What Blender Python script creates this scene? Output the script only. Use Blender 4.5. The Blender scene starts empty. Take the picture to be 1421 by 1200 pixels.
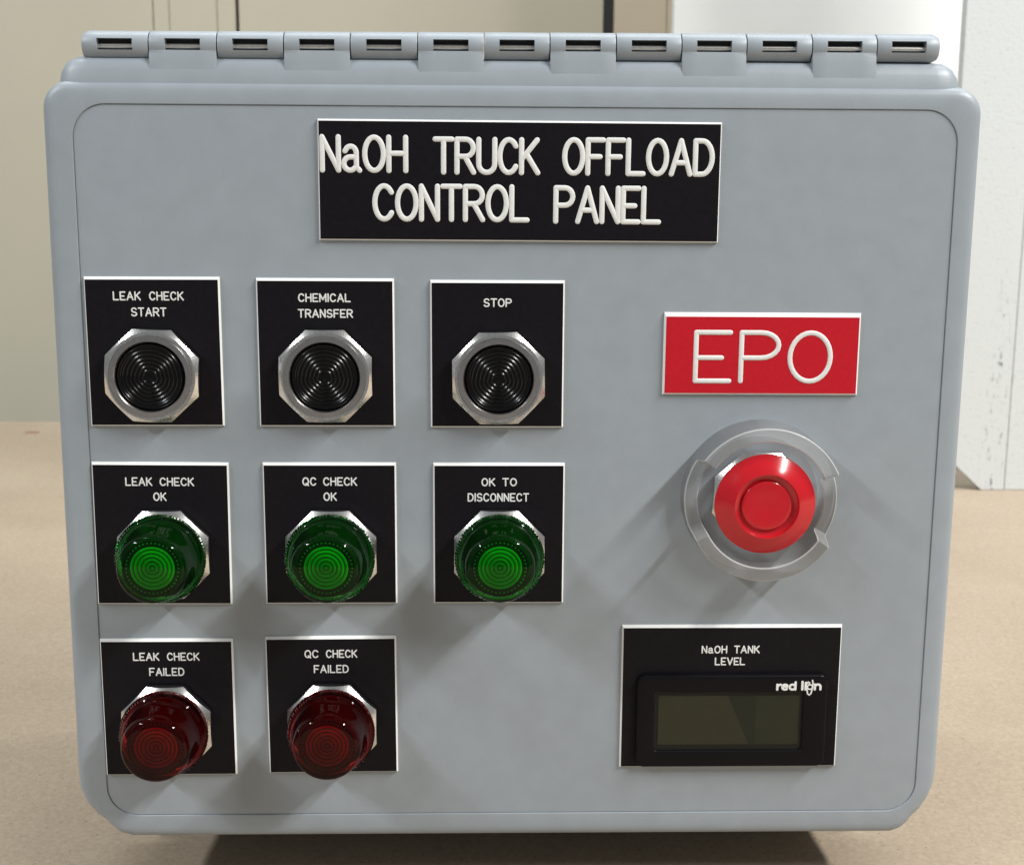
import bpy, math, random
from mathutils import Matrix, Vector
R = math.radians
random.seed(4)
scene = bpy.context.scene
col = scene.collection

# ------------------------------------------------------------------ camera
cam_d = bpy.data.cameras.new('camera')
cam = bpy.data.objects.new('camera', cam_d); col.objects.link(cam)
right = Vector((0.9996549, -0.0255825, 0.0059680))
up = Vector((-0.0011702, 0.1835920, 0.9830018))
fwd = Vector((0.0262433, 0.9826696, -0.1834987))
m = Matrix((right, up, -fwd)).transposed().to_4x4()
m.translation = Vector((-0.01618, -0.53125, 0.11775))
cam.matrix_world = m
cam_d.sensor_width = 36; cam_d.sensor_fit = 'HORIZONTAL'
cam_d.lens = 1850 / 1421 * 36
cam_d.clip_start = 0.01; cam_d.clip_end = 50
cam_d.dof.use_dof = True; cam_d.dof.focus_distance = 0.53; cam_d.dof.aperture_fstop = 26
scene.camera = cam

# ------------------------------------------------------------------ world, lamps, exposure
w = bpy.data.worlds.new("World"); scene.world = w; w.use_nodes = True
bg = w.node_tree.nodes['Background']
bg.inputs[0].default_value = (0.93, 0.97, 1.0, 1); bg.inputs[1].default_value = 0.195

def area(name, loc, sx, sy, power, color):
    l = bpy.data.lights.new(name, 'AREA'); l.shape = 'RECTANGLE'; l.size = sx; l.size_y = sy
    l.energy = power; l.color = color
    o = bpy.data.objects.new(name, l); col.objects.link(o); o.location = loc
    return o
# pair of ceiling fluorescent fixtures, tubes running away from the panel, facing down
area('ceiling_fixture_right', (1.62, -1.02, 1.70), 0.16, 1.5, 117, (1.0, 0.985, 0.95))
area('ceiling_fixture_left', (-1.80, -1.05, 1.55), 0.16, 1.5, 57, (0.95, 0.98, 1.0))
area('background_fill', (0.25, 0.50, 2.3), 3.0, 0.25, 56, (0.97, 0.99, 1.0))  # added fill lamp that brightens the background, not one of the fixtures

scene.view_settings.view_transform = 'Standard'
scene.view_settings.look = 'None'
scene.view_settings.exposure = 0.0
scene.view_settings.gamma = 1.0
scene.render.film_transparent = False

# ------------------------------------------------------------------ material helpers
def new_mat(name):
    mt = bpy.data.materials.new(name); mt.use_nodes = True
    nt = mt.node_tree
    return mt, nt, nt.nodes['Principled BSDF']

def simple(name, color, rough=0.5, metal=0.0, spec=0.5, noise=0.0, nscale=200, bump=0.0, bscale=900, coat=0.0):
    mt, nt, b = new_mat(name)
    b.inputs['Base Color'].default_value = (*color, 1)
    b.inputs['Roughness'].default_value = rough
    b.inputs['Metallic'].default_value = metal
    b.inputs['Specular IOR Level'].default_value = spec
    b.inputs['Coat Weight'].default_value = coat
    b.inputs['Coat Roughness'].default_value = 0.06
    tc = nt.nodes.new('ShaderNodeTexCoord')
    if noise > 0:
        n = nt.nodes.new('ShaderNodeTexNoise'); n.inputs['Scale'].default_value = nscale; n.inputs['Detail'].default_value = 5
        nt.links.new(tc.outputs['Object'], n.inputs['Vector'])
        r = nt.nodes.new('ShaderNodeValToRGB')
        r.color_ramp.elements[0].position = 0.3; r.color_ramp.elements[1].position = 0.7
        r.color_ramp.elements[0].color = (*[c * (1 - noise) for c in color], 1)
        r.color_ramp.elements[1].color = (*[min(1, c * (1 + noise)) for c in color], 1)
        nt.links.new(n.outputs['Fac'], r.inputs['Fac']); nt.links.new(r.outputs['Color'], b.inputs['Base Color'])
    if bump > 0:
        n2 = nt.nodes.new('ShaderNodeTexNoise'); n2.inputs['Scale'].default_value = bscale; n2.inputs['Detail'].default_value = 3
        nt.links.new(tc.outputs['Object'], n2.inputs['Vector'])
        bp = nt.nodes.new('ShaderNodeBump'); bp.inputs['Strength'].default_value = bump; bp.inputs['Distance'].default_value = 0.0005
        nt.links.new(n2.outputs['Fac'], bp.inputs['Height']); nt.links.new(bp.outputs['Normal'], b.inputs['Normal'])
    return mt

M = {}
M['grey'] = simple('grey_fibreglass', (0.298, 0.336, 0.371), 0.42, noise=0.035, nscale=90, bump=0.10, bscale=1400)
M['grey_body'] = simple('grey_body', (0.30, 0.33, 0.35), 0.5, bump=0.1)
M['black_ply'] = simple('black_engraving_laminate', (0.0060, 0.0052, 0.0072), 0.5, spec=0.14, noise=0.18, nscale=500, bump=0.08, bscale=2500)
M['red_ply'] = simple('red_engraving_laminate', (0.50, 0.009, 0.020), 0.5, spec=0.2, noise=0.06, nscale=600)
M['white_core'] = simple('white_core', (0.82, 0.82, 0.80), 0.5)
M['white_ink'] = simple('engraved_white', (0.74, 0.75, 0.735), 0.55, noise=0.04, nscale=900)
M['metal'] = simple('plated_nut', (0.80, 0.79, 0.77), 0.24, metal=1.0, noise=0.08, nscale=700, bump=0.12, bscale=1600)
M['bezel_metal'] = simple('turned_bezel', (0.52, 0.50, 0.49), 0.27, metal=1.0, noise=0.06, nscale=500)
M['pin'] = simple('hinge_pin_steel', (0.66, 0.64, 0.61), 0.35, metal=1.0, noise=0.1, nscale=900)
M['slot_dark'] = simple('slot_inside', (0.06, 0.06, 0.065), 0.8)
M['button_black'] = simple('black_button', (0.003, 0.003, 0.0035), 0.20, spec=0.26)
M['red_plastic'] = simple('red_mushroom', (0.50, 0.010, 0.018), 0.17, spec=0.5, noise=0.03, nscale=300)
M['meter_black'] = simple('meter_case', (0.0045, 0.0042, 0.0055), 0.35, spec=0.12, bump=0.05)
M['rubber'] = simple('dark_gasket', (0.03, 0.03, 0.032), 0.7)

def thin_shell(name, tint, gloss=0.06, body=None, body_w=0.0, ior=1.5, body_f=0.22):
    """thin coloured transparent plastic: fresnel reflection over a tinted see-through sheet"""
    mt = bpy.data.materials.new(name); mt.use_nodes = True; nt = mt.node_tree
    for n in list(nt.nodes): nt.nodes.remove(n)
    out = nt.nodes.new('ShaderNodeOutputMaterial')
    tr = nt.nodes.new('ShaderNodeBsdfTransparent'); tr.inputs[0].default_value = (*tint, 1)
    gl = nt.nodes.new('ShaderNodeBsdfGlossy'); gl.inputs['Roughness'].default_value = gloss
    fr = nt.nodes.new('ShaderNodeFresnel'); fr.inputs['IOR'].default_value = ior
    base = tr.outputs[0]
    if body:
        df = nt.nodes.new('ShaderNodeBsdfDiffuse'); df.inputs[0].default_value = (*body, 1)
        tl = nt.nodes.new('ShaderNodeBsdfTranslucent'); tl.inputs[0].default_value = (*body, 1)
        a = nt.nodes.new('ShaderNodeMixShader'); a.inputs[0].default_value = 0.2
        nt.links.new(df.outputs[0], a.inputs[1]); nt.links.new(tl.outputs[0], a.inputs[2])
        lw = nt.nodes.new('ShaderNodeLayerWeight'); lw.inputs[0].default_value = 0.35
        mm = nt.nodes.new('ShaderNodeMath'); mm.operation = 'MULTIPLY_ADD'
        mm.inputs[1].default_value = body_f; mm.inputs[2].default_value = body_w
        nt.links.new(lw.outputs['Facing'], mm.inputs[0])
        b = nt.nodes.new('ShaderNodeMixShader')
        nt.links.new(mm.outputs[0], b.inputs[0]); nt.links.new(tr.outputs[0], b.inputs[1]); nt.links.new(a.outputs[0], b.inputs[2])
        base = b.outputs[0]
    mx = nt.nodes.new('ShaderNodeMixShader')
    nt.links.new(fr.outputs[0], mx.inputs[0]); nt.links.new(base, mx.inputs[1]); nt.links.new(gl.outputs[0], mx.inputs[2])
    nt.links.new(mx.outputs[0], out.inputs[0])
    return mt
M['green_shell'] = thin_shell('green_lens_shell', (0.08, 0.52, 0.13), 0.05, ior=1.3)
M['red_shell'] = thin_shell('red_lens_shell', (0.52, 0.03, 0.035), 0.05, ior=1.3)
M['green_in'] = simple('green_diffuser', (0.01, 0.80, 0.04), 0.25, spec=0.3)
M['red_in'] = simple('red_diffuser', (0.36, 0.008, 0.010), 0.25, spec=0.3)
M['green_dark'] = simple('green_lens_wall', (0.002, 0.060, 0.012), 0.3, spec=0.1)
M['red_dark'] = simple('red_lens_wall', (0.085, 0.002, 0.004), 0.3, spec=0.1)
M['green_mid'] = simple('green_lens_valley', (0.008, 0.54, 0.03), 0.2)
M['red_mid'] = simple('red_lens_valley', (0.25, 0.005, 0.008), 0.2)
M['guard'] = thin_shell('clear_guard', (0.985, 0.99, 0.985), 0.08, (0.95, 0.96, 0.95), 0.02, 1.4, 0.12)
M['guard_rim'] = thin_shell('clear_guard_rim', (0.98, 0.985, 0.98), 0.15, (0.97, 0.98, 0.97), 0.17, 1.45, 0.15)
M['guard_edge'] = thin_shell('clear_guard_corner', (0.98, 0.985, 0.98), 0.2, (0.98, 0.99, 0.98), 0.34, 1.5, 0.3)
M['lcd_glass'] = thin_shell('meter_window', (0.75, 0.77, 0.72), 0.02, ior=1.2)

# tabletop: raw fibreboard with fine fibres, flecks and one small chip mark
def mat_table():
    mt, nt, b = new_mat('fibreboard')
    N = nt.nodes.new; L = nt.links.new
    tc = N('ShaderNodeTexCoord')
    n1 = N('ShaderNodeTexNoise'); n1.inputs['Scale'].default_value = 420; n1.inputs['Detail'].default_value = 8; n1.inputs['Roughness'].default_value = 0.72
    n2 = N('ShaderNodeTexNoise'); n2.inputs['Scale'].default_value = 7; n2.inputs['Detail'].default_value = 4
    n3 = N('ShaderNodeTexNoise'); n3.inputs['Scale'].default_value = 620; n3.inputs['Detail'].default_value = 2
    for n in (n1, n2, n3): L(tc.outputs['Object'], n.inputs['Vector'])
    r1 = N('ShaderNodeValToRGB'); e = r1.color_ramp.elements
    e[0].position = 0.30; e[0].color = (0.325, 0.262, 0.190, 1); e[1].position = 0.70; e[1].color = (0.455, 0.375, 0.285, 1)
    L(n1.outputs['Fac'], r1.inputs['Fac'])
    mx = N('ShaderNodeMixRGB'); mx.blend_type = 'MULTIPLY'; mx.inputs[0].default_value = 1
    r2 = N('ShaderNodeValToRGB'); e = r2.color_ramp.elements
    e[0].position = 0.35; e[0].color = (0.90, 0.885, 0.87, 1); e[1].position = 0.68; e[1].color = (1, 1, 1, 1)
    L(n2.outputs['Fac'], r2.inputs['Fac']); L(r1.outputs['Color'], mx.inputs[1]); L(r2.outputs['Color'], mx.inputs[2])
    # dark flecks
    r3 = N('ShaderNodeValToRGB'); e = r3.color_ramp.elements
    e[0].position = 0.24; e[0].color = (0.42, 0.36, 0.30, 1); e[1].position = 0.31; e[1].color = (1, 1, 1, 1)
    L(n3.outputs['Fac'], r3.inputs['Fac'])
    m2 = N('ShaderNodeMixRGB'); m2.blend_type = 'MULTIPLY'; m2.inputs[0].default_value = 1
    L(mx.outputs[0], m2.inputs[1]); L(r3.outputs['Color'], m2.inputs[2])
    L(m2.outputs[0], b.inputs['Base Color'])
    b.inputs['Roughness'].default_value = 0.62; b.inputs['Specular IOR Level'].default_value = 0.25
    bp = N('ShaderNodeBump'); bp.inputs['Strength'].default_value = 0.06; bp.inputs['Distance'].default_value = 0.0004
    L(n1.outputs['Fac'], bp.inputs['Height']); L(bp.outputs['Normal'], b.inputs['Normal'])
    return mt
M['table'] = mat_table()
M['table_edge'] = simple('fibreboard_edge', (0.66, 0.56, 0.42), 0.6, noise=0.1)
M['chip'] = simple('wood_chip', (0.25, 0.13, 0.07), 0.7)
M['beige'] = simple('beige_steel_panel', (0.48, 0.45, 0.355), 0.55, noise=0.02, nscale=6, bump=0.06, bscale=300)
M['tan'] = simple('tan_steel_panel', (0.54, 0.47, 0.355), 0.55, noise=0.02, nscale=6, bump=0.06, bscale=300)
M['dark_gap'] = simple('dark_channel', (0.018, 0.017, 0.020), 0.6)
M['white_board'] = simple('white_board', (0.86, 0.88, 0.87), 0.5, noise=0.03, nscale=9)
M['floor'] = simple('grey_floor', (0.22, 0.21, 0.19), 0.6, noise=0.1, nscale=4)

def mat_scuffed():
    mt, nt, b = new_mat('scuffed_white_paint')
    N = nt.nodes.new; L = nt.links.new
    tc = N('ShaderNodeTexCoord'); sp = N('ShaderNodeSeparateXYZ'); L(tc.outputs['Object'], sp.inputs[0])
    # vertical scuff band about 18 mm left of the seam (object x = 0 at the seam)
    band = N('ShaderNodeMath'); band.operation = 'ADD'; band.inputs[1].default_value = 0.012; L(sp.outputs['X'], band.inputs[0])
    ab = N('ShaderNodeMath'); ab.operation = 'ABSOLUTE'; L(band.outputs[0], ab.inputs[0])
    mr = N('ShaderNodeMapRange'); mr.inputs[1].default_value = 0.003; mr.inputs[2].default_value = 0.017; mr.inputs[3].default_value = 1; mr.inputs[4].default_value = 0
    L(ab.outputs[0], mr.inputs[0])
    mp = N('ShaderNodeMapping'); mp.inputs['Scale'].default_value = (1.6, 1, 0.62); L(tc.outputs['Object'], mp.inputs[0])
    n = N('ShaderNodeTexNoise'); n.inputs['Scale'].default_value = 120; n.inputs['Detail'].default_value = 5; n.inputs['Roughness'].default_value = 0.65; L(mp.outputs[0], n.inputs['Vector'])
    th = N('ShaderNodeMapRange'); th.inputs[1].default_value = 0.56; th.inputs[2].default_value = 0.68; L(n.outputs['Fac'], th.inputs[0])
    # scuffs fade out above and below
    vz = N('ShaderNodeMapRange'); vz.inputs[1].default_value = 0.24; vz.inputs[2].default_value = 0.14; L(sp.outputs['Z'], vz.inputs[0])
    mu = N('ShaderNodeMath'); mu.operation = 'MULTIPLY'; L(mr.outputs[0], mu.inputs[0]); L(th.outputs[0], mu.inputs[1])
    mu2 = N('ShaderNodeMath'); mu2.operation = 'MULTIPLY'; L(mu.outputs[0], mu2.inputs[0]); L(vz.outputs[0], mu2.inputs[1])
    g = N('ShaderNodeTexNoise'); g.inputs['Scale'].default_value = 260; g.inputs['Detail'].default_value = 4; L(tc.outputs['Object'], g.inputs['Vector'])
    gr = N('ShaderNodeValToRGB'); e = gr.color_ramp.elements
    e[0].position = 0.27; e[0].color = (0.50, 0.53, 0.54, 1); e[1].position = 0.42; e[1].color = (0.60, 0.63, 0.635, 1)
    L(g.outputs['Fac'], gr.inputs['Fac'])
    mx = N('ShaderNodeMixRGB'); mx.inputs[2].default_value = (0.10, 0.11, 0.13, 1)
    L(mu2.outputs[0], mx.inputs[0]); L(gr.outputs['Color'], mx.inputs[1]); L(mx.outputs[0], b.inputs['Base Color'])
    b.inputs['Roughness'].default_value = 0.6
    bp = N('ShaderNodeBump'); bp.inputs['Strength'].default_value = 0.25; bp.inputs['Distance'].default_value = 0.001
    L(g.outputs['Fac'], bp.inputs['Height']); L(bp.outputs['Normal'], b.inputs['Normal'])
    return mt
M['scuffed'] = mat_scuffed()

# ------------------------------------------------------------------ object helpers
WORLD = {}
def link(o, loc, parent):
    col.objects.link(o)
    base = WORLD[parent.name] if parent else Vector((0, 0, 0))
    o.parent = parent; o.location = Vector(loc) - base
    WORLD[o.name] = Vector(loc)
    return o
def tag(o, label=None, cat=None, group=None, kind=None):
    if label: o['label'] = label
    if cat: o['category'] = cat
    if group: o['group'] = group
    if kind: o['kind'] = kind
    return o
def empty(name, loc):
    return link(bpy.data.objects.new(name, None), loc, None)

class MB:
    """collects faces in millimetres; x right, y away from the viewer, z up"""
    def __init__(s): s.v = []; s.f = []; s.mi = []
    def add(s, vs, fs, mi=0):
        b = len(s.v); s.v += [tuple(v) for v in vs]
        for f in fs: s.f.append([i + b for i in f]); s.mi.append(mi)
    def box(s, x0, x1, y0, y1, z0, z1, mi=0):
        vs = [(x, y, z) for x in (x0, x1) for y in (y0, y1) for z in (z0, z1)]
        s.add(vs, [(0,1,3,2),(4,6,7,5),(0,4,5,1),(2,3,7,6),(0,2,6,4),(1,5,7,3)], mi)
    def loops(s, loops, mi=0, cap0=False, cap1=False, close=True):
        n = len(loops[0]); vs = [p for l in loops for p in l]; fs = []
        for k in range(len(loops) - 1):
            for i in range(n if close else n - 1):
                j = (i + 1) % n
                fs.append((k*n+i, k*n+j, (k+1)*n+j, (k+1)*n+i))
        if cap0: fs.append(tuple(range(n))[::-1])
        if cap1: fs.append(tuple((len(loops)-1)*n + i for i in range(n)))
        s.add(vs, fs, mi)
    def lathe(s, prof, n=64, mi=0, mod=None, cap=True):
        """prof: (radius, distance out of the panel)"""
        ls = []
        for k, (r, d) in enumerate(prof):
            ls.append([((r + (mod(k, 2*math.pi*i/n) if mod else 0)) * math.cos(2*math.pi*i/n), -d,
                        (r + (mod(k, 2*math.pi*i/n) if mod else 0)) * math.sin(2*math.pi*i/n)) for i in range(n)])
        s.loops(ls, mi, False, cap)
    def build(s, name, mats, loc=(0,0,0), parent=None, smooth=35, fix=True):
        me = bpy.data.meshes.new(name)
        me.from_pydata([(x*.001, y*.001, z*.001) for x, y, z in s.v], [], s.f)
        if not isinstance(mats, (list, tuple)): mats = [mats]
        for mt in mats: me.materials.append(mt)
        me.polygons.foreach_set('material_index', s.mi)
        me.update()
        if fix:
            import bmesh
            bm = bmesh.new(); bm.from_mesh(me); bmesh.ops.recalc_face_normals(bm, faces=bm.faces); bm.to_mesh(me); bm.free()
        if smooth:
            me.shade_smooth(); me.set_sharp_from_angle(angle=R(smooth))
        o = bpy.data.objects.new(name, me)
        return link(o, [c*.001 for c in loc], parent)

def rrect(x0, x1, z0, z1, r, y, n=8, ch=None):
    """rounded rectangle loop in the panel plane"""
    pts = []
    for cx, cz, a0 in ((x1-r, z1-r, 0), (x0+r, z1-r, 90), (x0+r, z0+r, 180), (x1-r, z0+r, 270)):
        for i in range(n + 1):
            a = R(a0 + 90 * i / n); pts.append((cx + r*math.cos(a), y, cz + r*math.sin(a)))
    return pts

# ------------------------------------------------------------------ stroke lettering
def arc(cx, cy, rx, ry, a0, a1, n=14):
    return [(cx + rx*math.cos(R(a0+(a1-a0)*i/n)), cy + ry*math.sin(R(a0+(a1-a0)*i/n))) for i in range(n+1)]
def glyphs():
    G = {}
    bowlP = [(0, 1), (.29, 1)] + arc(.29, .74, .26, .26, 90, -90, 10)[1:-1] + [(.29, .48), (0, .48)]
    G['A'] = (.62, [[(0, 0), (.31, 1)], [(.31, 1), (.62, 0)], [(.11, .34), (.51, .34)]])
    G['C'] = (.56, [arc(.30, .5, .30, .5, 38, 322, 22)])
    G['D'] = (.56, [[(0, 0), (0, 1)], [(0, 1), (.22, 1)] + arc(.22, .5, .34, .5, 90, -90, 16)[1:-1] + [(.22, 0), (0, 0)]])
    G['E'] = (.50, [[(0, 0), (0, 1)], [(0, 1), (.50, 1)], [(0, .48), (.38, .48)], [(0, 0), (.50, 0)]])
    G['F'] = (.50, [[(0, 0), (0, 1)], [(0, 1), (.50, 1)], [(0, .50), (.40, .50)]])
    G['H'] = (.54, [[(0, 0), (0, 1)], [(.54, 0), (.54, 1)], [(0, .52), (.54, .52)]])
    G['I'] = (.02, [[(0.01, 0), (0.01, 1)]])
    G['K'] = (.55, [[(0, 0), (0, 1)], [(.52, 1), (0, .40)], [(.16, .58), (.55, 0)]])
    G['L'] = (.50, [[(0, 1), (0, 0)], [(0, 0), (.50, 0)]])
    G['M'] = (.66, [[(0, 0), (0, 1)], [(0, 1), (.33, .25)], [(.33, .25), (.66, 1)], [(.66, 1), (.66, 0)]])
    G['N'] = (.52, [[(0, 0), (0, 1)], [(0, 1), (.52, 0)], [(.52, 0), (.52, 1)]])
    G['O'] = (.60, [arc(.30, .5, .30, .5, 0, 360, 28)])
    G['P'] = (.55, [[(0, 0), (0, 1)], bowlP])
    G['Q'] = (.60, [arc(.30, .5, .30, .5, 0, 360, 28), [(.34, .24), (.60, -.04)]])
    G['R'] = (.56, [[(0, 0), (0, 1)], bowlP, [(.27, .48), (.56, 0)]])
    G['S'] = (.54, [arc(.27, .74, .25, .26, 25, 270, 14) + arc(.27, .24, .27, .24, 90, -155, 14)[1:]])
    G['T'] = (.56, [[(0, 1), (.56, 1)], [(.28, 1), (.28, 0)]])
    G['U'] = (.54, [[(0, 1), (0, .27)] + arc(.27, .27, .27, .27, 180, 360, 12)[1:] + [(.54, 1)]])
    G['V'] = (.60, [[(0, 1), (.30, 0)], [(.30, 0), (.60, 1)]])
    G['a'] = (.50, [[(.04, .58)] + arc(.22, .52, .18, .20, 130, 0, 10) + [(.40, .12), (.50, .0)],
                    [(.40, .40), (.22, .40)] + arc(.20, .20, .20, .20, 90, 300, 12) + [(.40, .12)]])
    return G
G = glyphs()
class Letters:
    def __init__(s): s.mb = MB(); s.k = 0
    def stroke(s, pts, wd, h, y):
        """a rounded routed stroke: a low half-round ribbon with round ends, in mm"""
        s.k += 1; h = h * (1 + 0.02 * (s.k % 7))
        closed = math.dist(pts[0], pts[-1]) < 1e-6 and len(pts) > 3
        if closed: pts = pts[:-1]
        n = len(pts); cross = [(-1, 0), (-.8, .62), (-.35, .95), (.35, .95), (.8, .62), (1, 0)]
        ls = []
        def tang(i):
            if closed: a, b = pts[i-1], pts[(i+1) % n]
            else: a, b = pts[max(0, i-1)], pts[min(n-1, i+1)]
            L = math.dist(a, b) or 1; return ((b[0]-a[0])/L, (b[1]-a[1])/L)
        def row(p, t, sc): return [(p[0] - t[1]*c*sc*wd/2, y - hh*h*sc, p[1] + t[0]*c*sc*wd/2) for c, hh in cross]
        if not closed:
            t = tang(0)
            for a in (80, 55, 28): ls.append(row((pts[0][0]-t[0]*math.sin(R(a))*wd/2, pts[0][1]-t[1]*math.sin(R(a))*wd/2), t, math.cos(R(a))))
        for i in range(n): ls.append(row(pts[i], tang(i), 1))
        if closed: ls.append(list(ls[0]))
        else:
            t = tang(n-1)
            for a in (28, 55, 80): ls.append(row((pts[-1][0]+t[0]*math.sin(R(a))*wd/2, pts[-1][1]+t[1]*math.sin(R(a))*wd/2), t, math.cos(R(a))))
        s.mb.loops(ls, 0, close=False)
    def word(s, text, x0, x1, z1, z0, wd, gap=.20, h=None, y=0):
        H = z1 - z0 - wd; h = h or wd * .16
        nat = sum(G[c][0] for c in text); k = len(text)
        # stretch glyphs and gaps together so the word fills x0..x1
        sx = (x1 - x0 - wd) / (nat + gap * (k - 1))
        x = x0 + wd/2
        for c in text:
            gw, strokes = G[c]
            for st in strokes: s.stroke([(x + px*sx, z0 + wd/2 + pz*H) for px, pz in st], wd, h, y)
            x += (gw + gap) * sx
    def build(s, name, mat, loc, parent):
        return s.mb.build(name, mat, loc, parent, smooth=60, fix=False)

# ------------------------------------------------------------------ the setting
TZ = -186.5
mb = MB()
def tloop(x0, x1, y0, y1, z): return [(x0, y0, z), (x1, y0, z), (x1, y1, z), (x0, y1, z)]
mb.loops([tloop(-1600, 1600, -620, 1172, TZ-25), tloop(-1600, 1600, -620, 1172, TZ-1.5), tloop(-1598, 1598, -618, 1170, TZ)], 0, True, True)
tbl = mb.build('work_table', M['table'], (0, 0, 0), None, smooth=0)
tag(tbl, 'pale brown fibreboard tabletop that the grey control box stands on', 'table')
mb = MB()
mb.add([(-4000, -3000, -950), (4000, -3000, -950), (4000, 1700, -950), (-4000, 1700, -950)], [(0, 1, 2, 3)])
fl = mb.build('floor', M['floor'], (0, 0, 0), None, smooth=0); tag(fl, kind='structure')

# small reddish wood chip lying on the table, far left
mb = MB()
mb.loops([[(9*math.cos(a)*s, 6*math.sin(a)*s + .8*math.sin(3*a), z) for a in [2*math.pi*i/14 for i in range(14)]] for s, z in ((1, 0), (.96, .5), (.6, .9))], 0, True, True)
chip = mb.build('wood_chip', M['chip'], (-563, 1094, TZ), None)
tag(chip, 'tiny flat reddish brown chip on the tabletop near its far left edge', 'chip')

# beige panelled partition far behind, seen at top left: panels with seams between them
part = empty('partition', (-0.25, 1.5, -0.95))
tag(part, 'beige metal partition with vertical seams and a black channel behind the box', 'partition')
def panel(x0, x1, y, mat, label=None):
    b = MB(); zc = 0
    z0, z1 = -950, 1400
    e = 1.4
    b.loops([[(x0, y+22, z0), (x1, y+22, z0), (x1, y+22, z1), (x0, y+22, z1)],
             [(x0, y+e, z0), (x1, y+e, z0), (x1, y+e, z1), (x0, y+e, z1)],
             [(x0+e, y, z0+e), (x1-e, y, z0+e), (x1-e, y, z1-e), (x0+e, y, z1-e)]], 0, True, True)
    cx = (x0+x1)/2
    b.v = [(x-cx, yy-1500, z) for x, yy, z in b.v]
    o = b.build('panel', mat, (cx, 1500, 0), part, smooth=0)
    if label: o['label'] = label
    return o
panel(-2800, -489.2, 1500, M['beige'])
panel(-488.2, -465.4, 1501, M['beige'])
panel(-464.9, -396.2, 1500, M['beige'])
panel(-395.6, -369.2, 1500.6, M['beige'])
panel(-364.2, 168.5, 1500, M['beige'])
panel(184.0, 261.3, 1498, M['tan'], 'tan panel to the right of the black channel')
panel(262.0, 620, 1498, M['tan'])
b = MB(); b.box(-7.8, 7.8, 4, 30, -950, 1400); o = b.build('channel', M['dark_gap'], (176.3, 1500, 0), part, smooth=0); o['label'] = 'black vertical channel'
b = MB(); b.box(-60, 60, 0, 10, -950, 1400); o = b.build('backing', M['dark_gap'], (-380, 1524, 0), part, smooth=0)

# bright white board between the partition and the scuffed post
b = MB()
b.loops([rrect(-190, 420, TZ, 900, 3, 20), rrect(-190, 420, TZ, 900, 3, 1), rrect(-189, 419, TZ+1, 899, 2.5, 0)], 0, True, True)
b.v = [(x, y, z - TZ) for x, y, z in b.v]
wb = b.build('white_board', M['white_board'], (415, 1150, TZ), None, smooth=0)
wb.location.x = (222.5 + 190) * .001
tag(wb, 'bright clean white board standing upright behind the right end of the hinge', 'board')

# scuffed white post made of two boards, its lower left corner cut off
post = empty('white_post', (0.521, 0.781, TZ*.001))
tag(post, 'scuffed greyish white post with a vertical seam standing at the right edge', 'post')
def board(x0, x1, cut, y, name='board'):
    zb, zt = TZ, 900
    outline = ([(x0, zb), (x1, zb), (x1, zt), (x0, zt)] if not cut else
               [(x0+48, zb), (x1, zb), (x1, zt), (x0, zt), (x0, zb+43)])
    def ins(e):
        cx = (x0+x1)/2; cz = (zb+zt)/2
        return [(x + (e if x < cx else -e), z + (e if z < cz else -e)) for x, z in outline]
    b = MB()
    b.loops([[(x, y+12, z) for x, z in outline], [(x, y+.8, z) for x, z in outline], [(x, y, z) for x, z in ins(.8)]], 0, True, True)
    b.v = [(x-521, yy-781, z-TZ) for x, yy, z in b.v]
    return b.build(name, M['scuffed'], (521, 781, TZ), post, smooth=0)
board(450, 520.7, True, 781)
board(521.3, 700, False, 781.5)

# ------------------------------------------------------------------ the enclosure
box = empty('control_box', (0, 0.11, TZ*.001))
tag(box, 'grey fibreglass control box with hinged lid, black labels, buttons, green and red lights', 'control box')

# lid: outline is a rounded rectangle with stepped lower corners; sampled by angle so all loops match
def outline_poly():
    p = []
    for cx, cz, rr, a0 in ((182.3-11, 156-11, 11, 0), (-184.3+11, 156-11, 11, 90)):
        for i in range(11):
            a = R(a0 + 9*i); p.append((cx + rr*math.cos(a), cz + rr*math.sin(a)))
    left = [(-185.2, -130), (-184.6, -136), (-182.3, -142), (-178.5, -147), (-174.5, -150.3), (-171.8, -153.3), (-168.5, -156.2), (-164, -157.8)]
    rightc = [(164, -158.2), (168.0, -156.4), (171.2, -153.2), (173.0, -150.5), (176.0, -147.4), (179.0, -142.5), (181.3, -136), (181.9, -130)]
    return p + left + rightc
def inset(poly, e):
    out = []; n = len(poly)
    for i in range(n):
        a, b, c = poly[i-1], poly[i], poly[(i+1) % n]
        t1 = Vector((b[0]-a[0], b[1]-a[1])).normalized(); t2 = Vector((c[0]-b[0], c[1]-b[1])).normalized()
        n1 = Vector((-t1.y, t1.x)); n2 = Vector((-t2.y, t2.x)); nn = (n1+n2).normalized()
        k = e / max(.5, nn.dot(n1)); out.append((b[0]+nn.x*k, b[1]+nn.y*k))
    return out
def sample(poly, angs):
    out = []; n = len(poly)
    for a in angs:
        d = (math.cos(a), math.sin(a)); best = None
        for i in range(n):
            p, q = poly[i], poly[(i+1) % n]; ex, ez = q[0]-p[0], q[1]-p[1]
            den = d[0]*ez - d[1]*ex
            if abs(den) < 1e-9: continue
            t = (p[0]*ez - p[1]*ex)/den; u = (p[0]*d[1] - p[1]*d[0])/den
            if t > 0 and -1e-6 <= u <= 1+1e-6 and (best is None or t > best): best = t
        out.append((d[0]*best, d[1]*best))
    return out
P0 = outline_poly()
angs = set(2*math.pi*i/120 for i in range(120))
for px, pz in P0: angs.add(math.atan2(pz, px) % (2*math.pi))
GRV = [(x, z) for x, y, z in rrect(-172.5, 172.5, -147, 147, 13, 0, 12)]
for px, pz in GRV: angs.add(math.atan2(pz, px) % (2*math.pi))
angs = sorted(angs)
a2 = [angs[0]]
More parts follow.
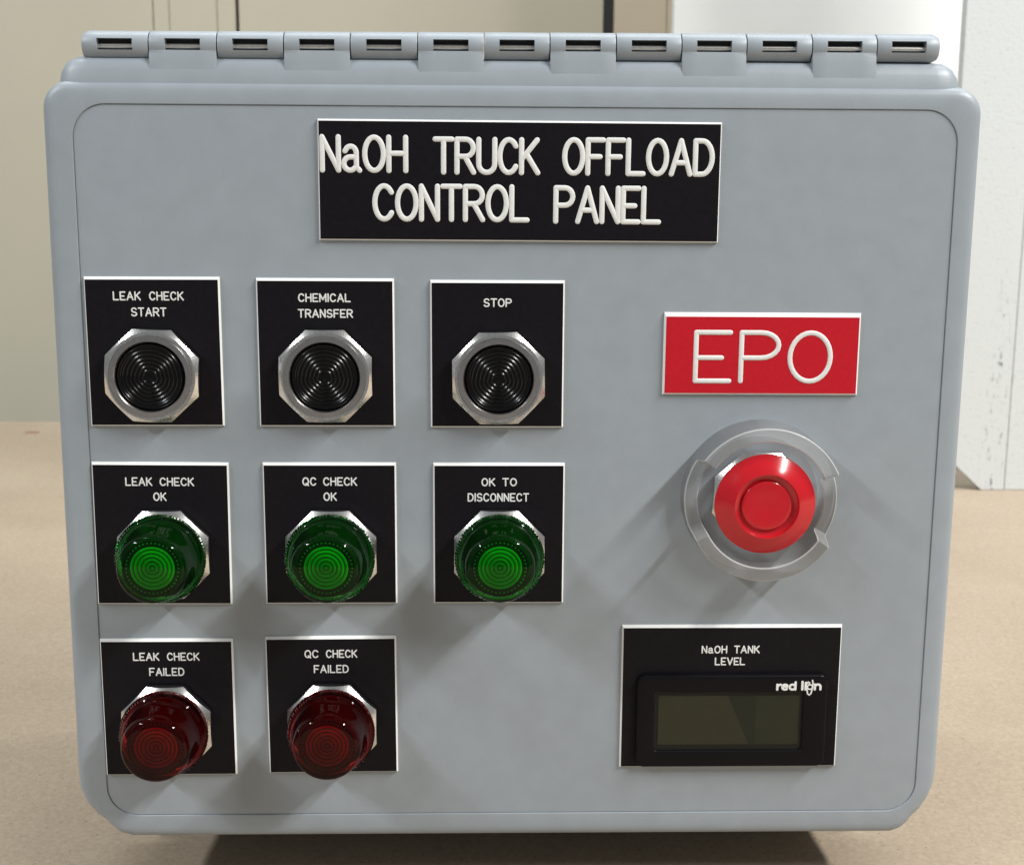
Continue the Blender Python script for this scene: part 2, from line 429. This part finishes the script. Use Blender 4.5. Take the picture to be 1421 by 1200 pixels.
for a in angs[1:]:
    if a - a2[-1] > 1e-4: a2.append(a)
angs = a2
def lp(poly, y): return [(x, y, z) for x, z in sample(poly, angs)]
def grv(e, y): return lp([(x, z) for x, _, z in rrect(-172.5+e, 172.5-e, -147+e, 147-e, 13-e, 0, 12)], y)
mb = MB()
mb.loops([lp(inset(P0, 4), 58), lp(inset(P0, 1.6), 58), lp(inset(P0, 1.2), 40), lp(P0, 6), lp(inset(P0, .12), 4.2), lp(inset(P0, .5), 2.5),
          lp(inset(P0, 1.2), 1.2), lp(inset(P0, 2.2), 0.4), lp(inset(P0, 3.6), -.05), lp(inset(P0, 5.4), -.25),
          grv(-.5, -.45), grv(-.12, -.42), grv(0, -.3), grv(.05, .25), grv(.28, .28), grv(.38, .02), grv(.7, 0)], 0, False, True)
lid = mb.build('lid', M['grey'], (0, 0, 0), box, smooth=32)

# hinge leaf along the top edge of the lid, sloping back
leafp = [(0.6, 149), (1.4, 155.5), (2.0, 160), (2.9, 162.3), (4.6, 164.2), (7.5, 165.2), (40, 165.4), (40, 149)]
def leafsec(x, dz):
    return [(x, y + dz*.5 if i < 6 else y, z - (dz if 1 < i < 7 else dz*.3)) for i, (y, z) in enumerate(leafp)]
mb = MB()
mb.loops([leafsec(-178.2, 7.5), leafsec(-177.2, 4.6), leafsec(-175, 2.0), leafsec(-171.5, .4), leafsec(-167, 0),
          leafsec(163, 0), leafsec(167.3, .4), leafsec(170.6, 2.0), leafsec(172.9, 4.6), leafsec(174, 7.5)], 0, True, True)
mb.build('hinge_leaf', M['grey'], (0, 0, 0), box, smooth=50)

# hinge knuckles: odd ones belong to the body (round tubes), even ones run down into the lid
kx = [-168.6, -142.7, -116.6, -90.9, -65.3, -39.3, -13.6, 11.9, 37.7, 63.2, 88.6, 114.2, 139.6, 164.6]
AY, AR = 8.2, 5.5
def knuckle(i):
    x0, x1 = kx[i], kx[i+1]; g = .22
    x0 += g; x1 -= g; cx = (x0+x1)/2
    az = 170.0 + .0045 * cx
    body_side = (i % 2 == 0)
    h0, h1 = 2.35, -1.95  # slot top and bottom relative to the axis
    def circ(a0, a1, n): return [(AY + AR*math.cos(R(a0+(a1-a0)*k/n)), AR*math.sin(R(a0+(a1-a0)*k/n))) for k in range(n+1)]
    # angles: 180 = towards the viewer, 90 = up
    ft = math.degrees(math.asin(h0/AR)); fb = math.degrees(math.asin(h1/AR))
    top = circ(20, 180-ft, 14)            # back top over to the upper slot edge
    if body_side:
        low = circ(180-fb, 305, 12) + [(24, -4.6), (24, 3)]
    else:
        low = circ(180-fb, 180-fb+1, 1) + [(2.7, -3.5), (2.35, -6.5), (2.08, -9), (1.86, -11.5), (1.78, -13), (3, -14.5), (20, -14.5), (24, 3)]
    notch = [(AY+.2, h0), (AY+.2, h1)]
    full = top + circ(180-ft, 180-fb, 4)[1:-1] + low
    cut = top + notch + low
    mb = MB()
    s0, s1 = cx-6.8, cx+6.8
    def sec(pp, x): return [(x-cx, y, z) for y, z in pp]
    def small(pp, x, s): return [(x-cx, AY + (y-AY)*s, z*s) for y, z in pp]
    r0 = 2.2 if i == 0 else .35; r1 = 2.2 if i == 12 else .35
    mb.loops([small(full, x0, 1 - r0*.09), sec(full, x0 + r0), sec(full, s0)], 0, True, True)
    mb.loops([sec(cut, s0), sec(cut, s1)], 0)
    mb.loops([sec(full, s1), sec(full, x1 - r1), small(full, x1, 1 - r1*.09)], 0, True, True)
    o = mb.build('hinge_knuckle', M['grey'], (cx, 0, az), box, smooth=35)
    # the steel pin showing in the slot
    pm = MB()
    pm.loops([[(x, AY - 3.0 + 1.2*math.cos(2*math.pi*k/16), -.45 + 1.0*math.sin(2*math.pi*k/16)) for k in range(16)] for x in (-6.7, 6.7)], 0, True, True)
    pm.build('hinge_pin', M['pin'], (cx, 0, az), o, smooth=60)
    bm_ = MB(); bm_.box(-6.75, 6.75, AY-.8, AY, h1+.02, h0-.02)
    bm_.build('slot_back', M['slot_dark'], (cx, 0, az), o, smooth=0)
    return o
for i in range(13): knuckle(i)

# body standing on the table behind the lid
mb = MB()
def bl(e, y, z0=TZ): return rrect(-168+e, 166-e, z0, 152-e, 8, y)
mb.loops([bl(0, 60), bl(0, 190), bl(3, 196)], 0, True, True)
mb.build('body', M['grey_body'], (0, 0, 0), box)
mb = MB(); mb.loops([bl(1.5, 58.2, TZ+34), bl(1.5, 59.8, TZ+34)], 0, True, True)
mb.build('gasket', M['rubber'], (0, 0, 0), box)

# ---- engraved nameplates
def nameplate(cx, cz, wx, wz, rot, lines, facemat, label, wd, edge_top=1.0, edge=.55, th=1.5):
    mb = MB()
    x0, x1, z0, z1 = -wx/2, wx/2, -wz/2, wz/2
    def rl(a, b, c, d, y): return [(a, y, c), (b, y, c), (b, y, d), (a, y, d)]
    mb.loops([rl(x0, x1, z0, z1, -.02), rl(x0, x1, z0, z1, -.55), rl(x0+edge, x1-edge, z0+edge, z1-edge_top, -th)], 0, True, True)
    o = mb.build('nameplate', M['white_core'], (cx, 0, cz), box, smooth=0)
    o['label'] = label
    fm = MB()
    e2 = edge + .05; et = edge_top + .05
    fm.loops([rl(x0+e2, x1-e2, z0+e2, z1-et, -th+.05), rl(x0+e2, x1-e2, z0+e2, z1-et, -th-.10)], 0, True, True)
    fm.build('face', facemat, (cx, 0, cz), o, smooth=0)
    for line in lines:
        L = Letters()
        for (t, a, b, zt, zb) in line: L.word(t, a-cx, b-cx, zt-cz, zb-cz, wd, gap=.17 if wd > 1 else .24, y=-th-.09)
        L.build('lettering', M['white_ink'], (cx, 0, cz), o)
    o.rotation_euler.y = R(rot)
    return o
BK, RD = M['black_ply'], M['red_ply']
nameplate(0.5, 118.5, 157.2, 46.4, .12, [[('NaOH', -77.4, -43.0, 135.9, 121.2), ('TRUCK', -33.6, 8.4, 135.4, 120.8), ('OFFLOAD', 16.8, 76.6, 135.6, 120.8)],
          [('CONTROL', -57.2, 4.4, 117.4, 102.6), ('PANEL', 13.6, 56.2, 117.2, 102.2)]], BK, 'wide black title plate reading NaOH TRUCK OFFLOAD CONTROL PANEL', 2.05, edge_top=.7, edge=.45)
SW = .58
nameplate(-144.3, 51.0, 53.2, 59.6, -.1, [[('LEAK', -159.6, -148.6, 75.1, 71.5), ('CHECK', -145.4, -131.8, 75.1, 71.5)], [('START', -152.8, -138.8, 68.8, 65.2)]], BK, 'black plate reading LEAK CHECK START', SW)
nameplate(-76.3, 50.8, 54.4, 59.4, 0, [[('CHEMICAL', -87.0, -66.2, 74.6, 71.1)], [('TRANSFER', -87.2, -65.4, 68.4, 64.9)]], BK, 'black plate reading CHEMICAL TRANSFER', SW)
nameplate(-8.1, 50.4, 53.4, 59.2, 0, [[('STOP', -13.7, -2.4, 72.9, 69.4)]], BK, 'black plate reading STOP', SW)
nameplate(-144.3, -23.5, 55.0, 59.6, .3, [[('LEAK', -158.4, -147.5, 0.2, -3.4), ('CHECK', -144.6, -130.7, 0.2, -3.4)], [('OK', -147.4, -142.0, -6.0, -9.6)]], BK, 'black plate reading LEAK CHECK OK', SW)
nameplate(-76.0, -23.5, 54.0, 59.4, 0, [[('QC', -87.0, -81.3, 0.3, -3.3), ('CHECK', -78.6, -64.8, 0.3, -3.3)], [('OK', -78.6, -73.1, -6.0, -9.6)]], BK, 'black plate reading QC CHECK OK', SW)
nameplate(-7.2, -23.5, 53.6, 59.2, 0, [[('OK', -14.4, -8.7, 0, -3.5), ('TO', -5.9, .1, 0, -3.5)], [('DISCONNECT', -20.0, 5.1, -6.3, -9.9)]], BK, 'black plate reading OK TO DISCONNECT', SW)
nameplate(-144.7, -98.3, 54.8, 60.0, 0, [[('LEAK', -158.6, -147.7, -74.0, -77.6), ('CHECK', -144.6, -131.1, -74.0, -77.6)], [('FAILED', -152.2, -137.6, -80.6, -84.2)]], BK, 'black plate reading LEAK CHECK FAILED', SW)
nameplate(-76.7, -97.5, 54.2, 60.2, -.3, [[('QC', -87.7, -81.8, -73.0, -76.6), ('CHECK', -78.8, -65.7, -73.0, -76.6)], [('FAILED', -84.0, -69.4, -79.6, -83.2)]], BK, 'black plate reading QC CHECK FAILED', SW)
nameplate(98.2, 50.9, 79.2, 33.2, .1, [[('EPO', 70.6, 127.0, 60.6, 39.0)]], RD, 'red plate with white letters EPO', 2.0, edge_top=1.6, edge=.7)
nameplate(90.7, -94.4, 92.4, 63.0, 0, [[('NaOH', 77.9, 88.7, -71.7, -75.2), ('TANK', 91.5, 102.4, -71.7, -75.2)], [('LEVEL', 83.6, 96.4, -76.9, -80.4)]], BK, 'black plate round the meter reading NaOH TANK LEVEL', SW)

# ---- shared hardware shapes
def nut_mesh(parent, loc, rf=18.4, H=5.2, rc=17.5, k=.85, rin=15.0, turn=0):
    """octagonal nut whose corners are chamfered by a cone, so each flat shows an arc"""
    mb = MB(); n = 160; ls = [[], [], [], [], [], []]
    for i in range(n):
        th = 2*math.pi*i/n
        s = (th + math.pi/8) % (math.pi/4) - math.pi/8
        ro = rf / math.cos(s)
        for j, (r, d) in enumerate(((rin, H-1.5), (rin, H), (rc, H), ((rc+ro)/2, H - ((rc+ro)/2-rc)*k), (ro, H-(ro-rc)*k), (ro, 1.2))):
            ls[j].append((r*math.cos(th), -d, r*math.sin(th)))
    mb.loops(ls, 0)
    o = mb.build('nut', M['metal'], loc, parent, smooth=22)
    o.rotation_euler.y = R(turn)
    return o
def copy_tree(o, parent=None, off=None, mats=None):
    c = o.copy(); col.objects.link(c); c.parent = parent
    if off is not None: c.location = o.location + off
    if mats and c.type == 'MESH':
        for a, b in mats.items():
            if any(s == a for s in c.data.materials):
                c.data = c.data.copy()
                for i, s in enumerate(c.data.materials):
                    if s == a: c.data.materials[i] = b
    for ch in list(o.children): copy_tree(ch, c, None, mats)
    return c

# ---- push buttons
def push_button(cx, cz):
    mb = MB()
    prof = [(13.2, 1.5), (13.2, 5.6), (12.9, 6.3), (12.3, 6.8), (11.6, 6.75)]
    r = 11.2
    while r > 3.2:      # moulded concentric ridges
        prof += [(r, 6.45), (r-.45, 6.75), (r-.9, 6.45), (r-.95, 6.35), (r-1.55, 6.35)]; r -= 1.6
    prof += [(1.2, 6.4), (.3, 6.5)]
    mb.lathe(prof, 72, 0)
    o = mb.build('push_button', M['button_black'], (cx, -1.5, cz), box, smooth=28)
    nut_mesh(o, (cx, -1.5, cz))
    rb = MB()
    rb.lathe([(16.4, 4.6), (16.4, 6.7), (16.15, 7.0), (14.1, 7.05), (13.7, 6.6), (13.45, 6.0), (13.4, 4.0)], 96, 0, cap=False)
    rb.build('bezel', M['bezel_metal'], (cx, -1.5, cz), o, smooth=40)
    return o
pb = push_button(-144.9, 42.0); pb['label'] = 'black push button on the LEAK CHECK START plate'
pb.rotation_euler.y = R(2)
for (x, z, lab, rot) in ((-76.4, 42.0, 'black push button on the CHEMICAL TRANSFER plate', 0), (-7.6, 41.3, 'black push button on the STOP plate', -1)):
    c = copy_tree(pb, box, Vector(((x+144.9)*.001, 0, (z-42.0)*.001))); c['label'] = lab; c.rotation_euler.y = R(rot)

# ---- pilot lights
def pilot(cx, cz):
    mb = MB()
    teeth = 84
    def mod(k, th): return (.32 if k in (1, 2, 3) else 0) * (1 if math.sin(teeth*th) > 0 else -1)
    shell = [(17.0, 6.6), (17.8, 7.0), (17.9, 8.6), (17.8, 10.4), (17.2, 11.4), (16.5, 12.0), (15.7, 13.6), (15.1, 16.2), (14.6, 19), (14.1, 22),
             (13.7, 24.0), (13.1, 25.3), (12.3, 26.0), (11.2, 26.3), (7, 26.6), (.3, 26.7)]
    mb.lathe(shell, 336, 0, mod)
    o = mb.build('pilot_light', M['green_shell'], (cx, -1.5, cz), box, smooth=40)
    nut_mesh(o, (cx, -1.5, cz))
    ib = MB()      # inner moulded lens: dark wall, ring of beads, stepped concentric rings
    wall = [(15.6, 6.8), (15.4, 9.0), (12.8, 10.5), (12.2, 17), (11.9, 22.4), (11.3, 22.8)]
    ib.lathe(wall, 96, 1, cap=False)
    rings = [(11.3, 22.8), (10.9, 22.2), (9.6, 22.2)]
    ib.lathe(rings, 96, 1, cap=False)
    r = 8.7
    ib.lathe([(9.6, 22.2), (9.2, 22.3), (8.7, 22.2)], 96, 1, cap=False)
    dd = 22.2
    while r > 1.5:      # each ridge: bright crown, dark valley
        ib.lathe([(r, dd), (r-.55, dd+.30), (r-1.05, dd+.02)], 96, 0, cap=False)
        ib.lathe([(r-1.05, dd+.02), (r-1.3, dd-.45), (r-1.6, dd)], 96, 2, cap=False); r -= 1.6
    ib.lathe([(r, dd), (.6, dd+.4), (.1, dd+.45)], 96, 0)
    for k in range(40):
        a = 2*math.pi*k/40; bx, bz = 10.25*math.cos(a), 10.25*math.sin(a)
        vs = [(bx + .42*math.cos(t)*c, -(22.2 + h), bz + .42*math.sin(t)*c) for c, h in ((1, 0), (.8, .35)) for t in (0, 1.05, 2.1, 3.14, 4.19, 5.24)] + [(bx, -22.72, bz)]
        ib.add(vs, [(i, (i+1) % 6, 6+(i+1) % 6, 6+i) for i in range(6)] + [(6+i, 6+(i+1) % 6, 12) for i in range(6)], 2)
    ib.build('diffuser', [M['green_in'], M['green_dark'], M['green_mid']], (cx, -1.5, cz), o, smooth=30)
    return o
pl = pilot(-143.4, -31.4); pl['label'] = 'green pilot light on the LEAK CHECK OK plate'
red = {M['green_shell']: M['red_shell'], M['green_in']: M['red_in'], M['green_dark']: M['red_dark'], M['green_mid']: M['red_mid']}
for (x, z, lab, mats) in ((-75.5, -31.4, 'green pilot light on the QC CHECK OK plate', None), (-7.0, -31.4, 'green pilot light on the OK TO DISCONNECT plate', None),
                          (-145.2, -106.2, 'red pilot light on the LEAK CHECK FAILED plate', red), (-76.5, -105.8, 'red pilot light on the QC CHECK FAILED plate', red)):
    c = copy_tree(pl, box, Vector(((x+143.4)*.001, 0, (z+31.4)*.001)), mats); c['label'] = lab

# ---- emergency stop: red mushroom head, nut, clear notched guard ring
ex, ez = 99.0, -7.6
mb = MB()
mb.lathe([(11.0, 4.0), (11.0, 10.0), (17.5, 12.2), (19.9, 13.4), (20.3, 14.2), (20.2, 14.9), (19.8, 15.1), (16.4, 17.25), (13.2, 19.2), (12.9, 19.3), (12.7, 19.2),
          (12.4, 17.6), (11.0, 16.9), (10.1, 16.8), (9.95, 17.0), (9.9, 17.9), (9.6, 18.15), (8.8, 18.2), (5, 18.0), (.3, 17.95)], 96, 0)
es = mb.build('stop_button', M['red_plastic'], (ex, -0.5, ez), box, smooth=45)
es['label'] = 'red mushroom emergency stop button below the EPO plate'
nut_mesh(es, (ex, -.5, ez), rf=18.6, H=4.5, turn=3)
# guard: solid ring with two high walls (above, below) and low saddles left and right
def hgt(a):
    a = math.degrees(a) % 360
    def sm(x): x = max(0, min(1, x)); return x*x*(3-2*x)
    lo, hi = 7.0, 18.5
    # low from 204..148 on the left and from 330..20 on the right
    dl = abs((a - 176 + 180) % 360 - 180); dr = abs((a + 5 + 180) % 360 - 180)
    f = min(sm((dl - 27) / 5), sm((dr - 24) / 5))
    return lo + (hi - lo) * f
mb = MB(); n = 180; ri, ro = 25.6, 31.2
L4 = [[], [], [], [], [], []]
for i in range(n):
    a = 2*math.pi*i/n; h = hgt(a); c, s = math.cos(a), math.sin(a)
    for j, (r, d) in enumerate(((ro+.6, .1), (ro, h-.7), (ro-.5, h), (ri+.5, h), (ri, h-.7), (ri-.8, .1))):
        L4[j].append((r*c, -d, r*s))
mb.loops(L4[:2], 0); mb.loops(L4[1:3], 2); mb.loops(L4[2:4], 1); mb.loops(L4[3:5], 2); mb.loops(L4[4:], 0)
gd = mb.build('guard', [M['guard'], M['guard_rim'], M['guard_edge']], (ex, 0, ez), es, smooth=35, fix=False)
gd['label'] = 'clear plastic guard ring with two finger notches'

# ---- tank level meter
mb = MB()
bx0, bx1, bz0, bz1 = 50.9, 131.4, -124.7, -83.9
mx_, mz_ = (bx0+bx1)/2, (bz0+bz1)/2
hx, hz = (bx1-bx0)/2, (bz1-bz0)/2
wx0, wx1, wz0, wz1 = 58.6-mx_, 121.2-mx_, -117.4-mz_, -91.4-mz_
def rr(e, r, y): return rrect(-hx+e, hx-e, -hz+e, hz-e, r, y, 8)
def rw(e, r, y): return rrect(wx0-e, wx1+e, wz0-e, wz1+e, r, y, 8)
mb.loops([rr(0, 3.5, 0), rr(0, 3.5, -1.6), rr(.2, 3.3, -2.2), rr(.7, 3.0, -2.55), rr(1.3, 2.6, -2.6), rw(.6, 1.6, -2.6), rw(.25, 1.3, -2.5), rw(0, 1.2, -2.2), rw(-.2, 1.0, -1.2)], 0, True, False)
mt = mb.build('level_meter', M['meter_black'], (mx_, -1.6, mz_), box, smooth=40); mt['label'] = 'black panel meter with blank grey green display'
M['lcd'] = simple('lcd_olive_reflection', (0.040, 0.037, 0.022), 0.5, noise=0.08, nscale=250)
M['lcd_reflection_dark'] = simple('lcd_dark_reflection', (0.014, 0.018, 0.011), 0.5, noise=0.08, nscale=250)  # dark wedge of the reflection painted into the display
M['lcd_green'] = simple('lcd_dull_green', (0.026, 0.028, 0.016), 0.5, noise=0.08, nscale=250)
mb = MB(); mb.loops([rw(-.1, 1.0, -1.2), rw(-.1, 1.0, -1.35)], 0, True, True)
mb.build('window_mask', simple('window_mask', (0.006, .006, .006), .6), (mx_, -1.6, mz_), mt, smooth=0)
# the blank display: a slanted reflection painted in as three tinted fields
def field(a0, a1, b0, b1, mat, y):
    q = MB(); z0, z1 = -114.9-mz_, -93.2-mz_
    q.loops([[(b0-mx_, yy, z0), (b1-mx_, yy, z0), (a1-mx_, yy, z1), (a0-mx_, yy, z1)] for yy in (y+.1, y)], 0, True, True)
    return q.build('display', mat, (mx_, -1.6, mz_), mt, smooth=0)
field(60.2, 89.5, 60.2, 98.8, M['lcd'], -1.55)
field(89.5, 101.5, 98.8, 101.5, M['lcd_reflection_dark'], -1.55)
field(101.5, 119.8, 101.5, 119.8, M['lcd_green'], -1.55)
mb = MB(); mb.loops([rw(-.25, 1.0, -2.1)], 0, True)
mb.build('window', M['lcd_glass'], (mx_, -1.6, mz_), mt, smooth=0, fix=False)
# maker's mark: bold lower case, the o carrying a long looped tail
Lg = Letters(); wd = 1.0; hy = -2.6
def S(pts): Lg.stroke([(109.3 + px*.139 - mx_, -90.6 + pz*.1 - mz_) for px, pz in pts], wd, .06, hy)
S([(4, 4), (4, 26)]); S([(4, 15), (8, 24), (14, 26)])
S([(19, 17), (36, 17)] + arc(27.5, 15, 8.5, 11, 10, 310, 16)[1:])
S(arc(50, 15, 8.5, 11, 0, 360, 18)); S([(59, 4), (59, 36)])
S([(80, 4), (80, 38)])
S([(90, 4), (90, 26)]); S([(90, 33), (90.5, 34)])
S([(118, 4), (118, 26)]); S([(118, 18)] + arc(127, 17, 8, 9, 150, 0, 10) + [(135, 4)])
wd = .62
S(arc(103, 15, 8, 10, 0, 360, 20)); S([(94, 30), (98, 38), (102, 34), (99, 26)])
S([(110, 44), (112, 30), (110, 4), (107, -14), (102, -21), (97, -15), (94, 4), (96, 20)])
Lg.build('lettering', M['white_ink'], (mx_, -1.6, mz_), mt)

scene.render.resolution_x = 1024; scene.render.resolution_y = 864
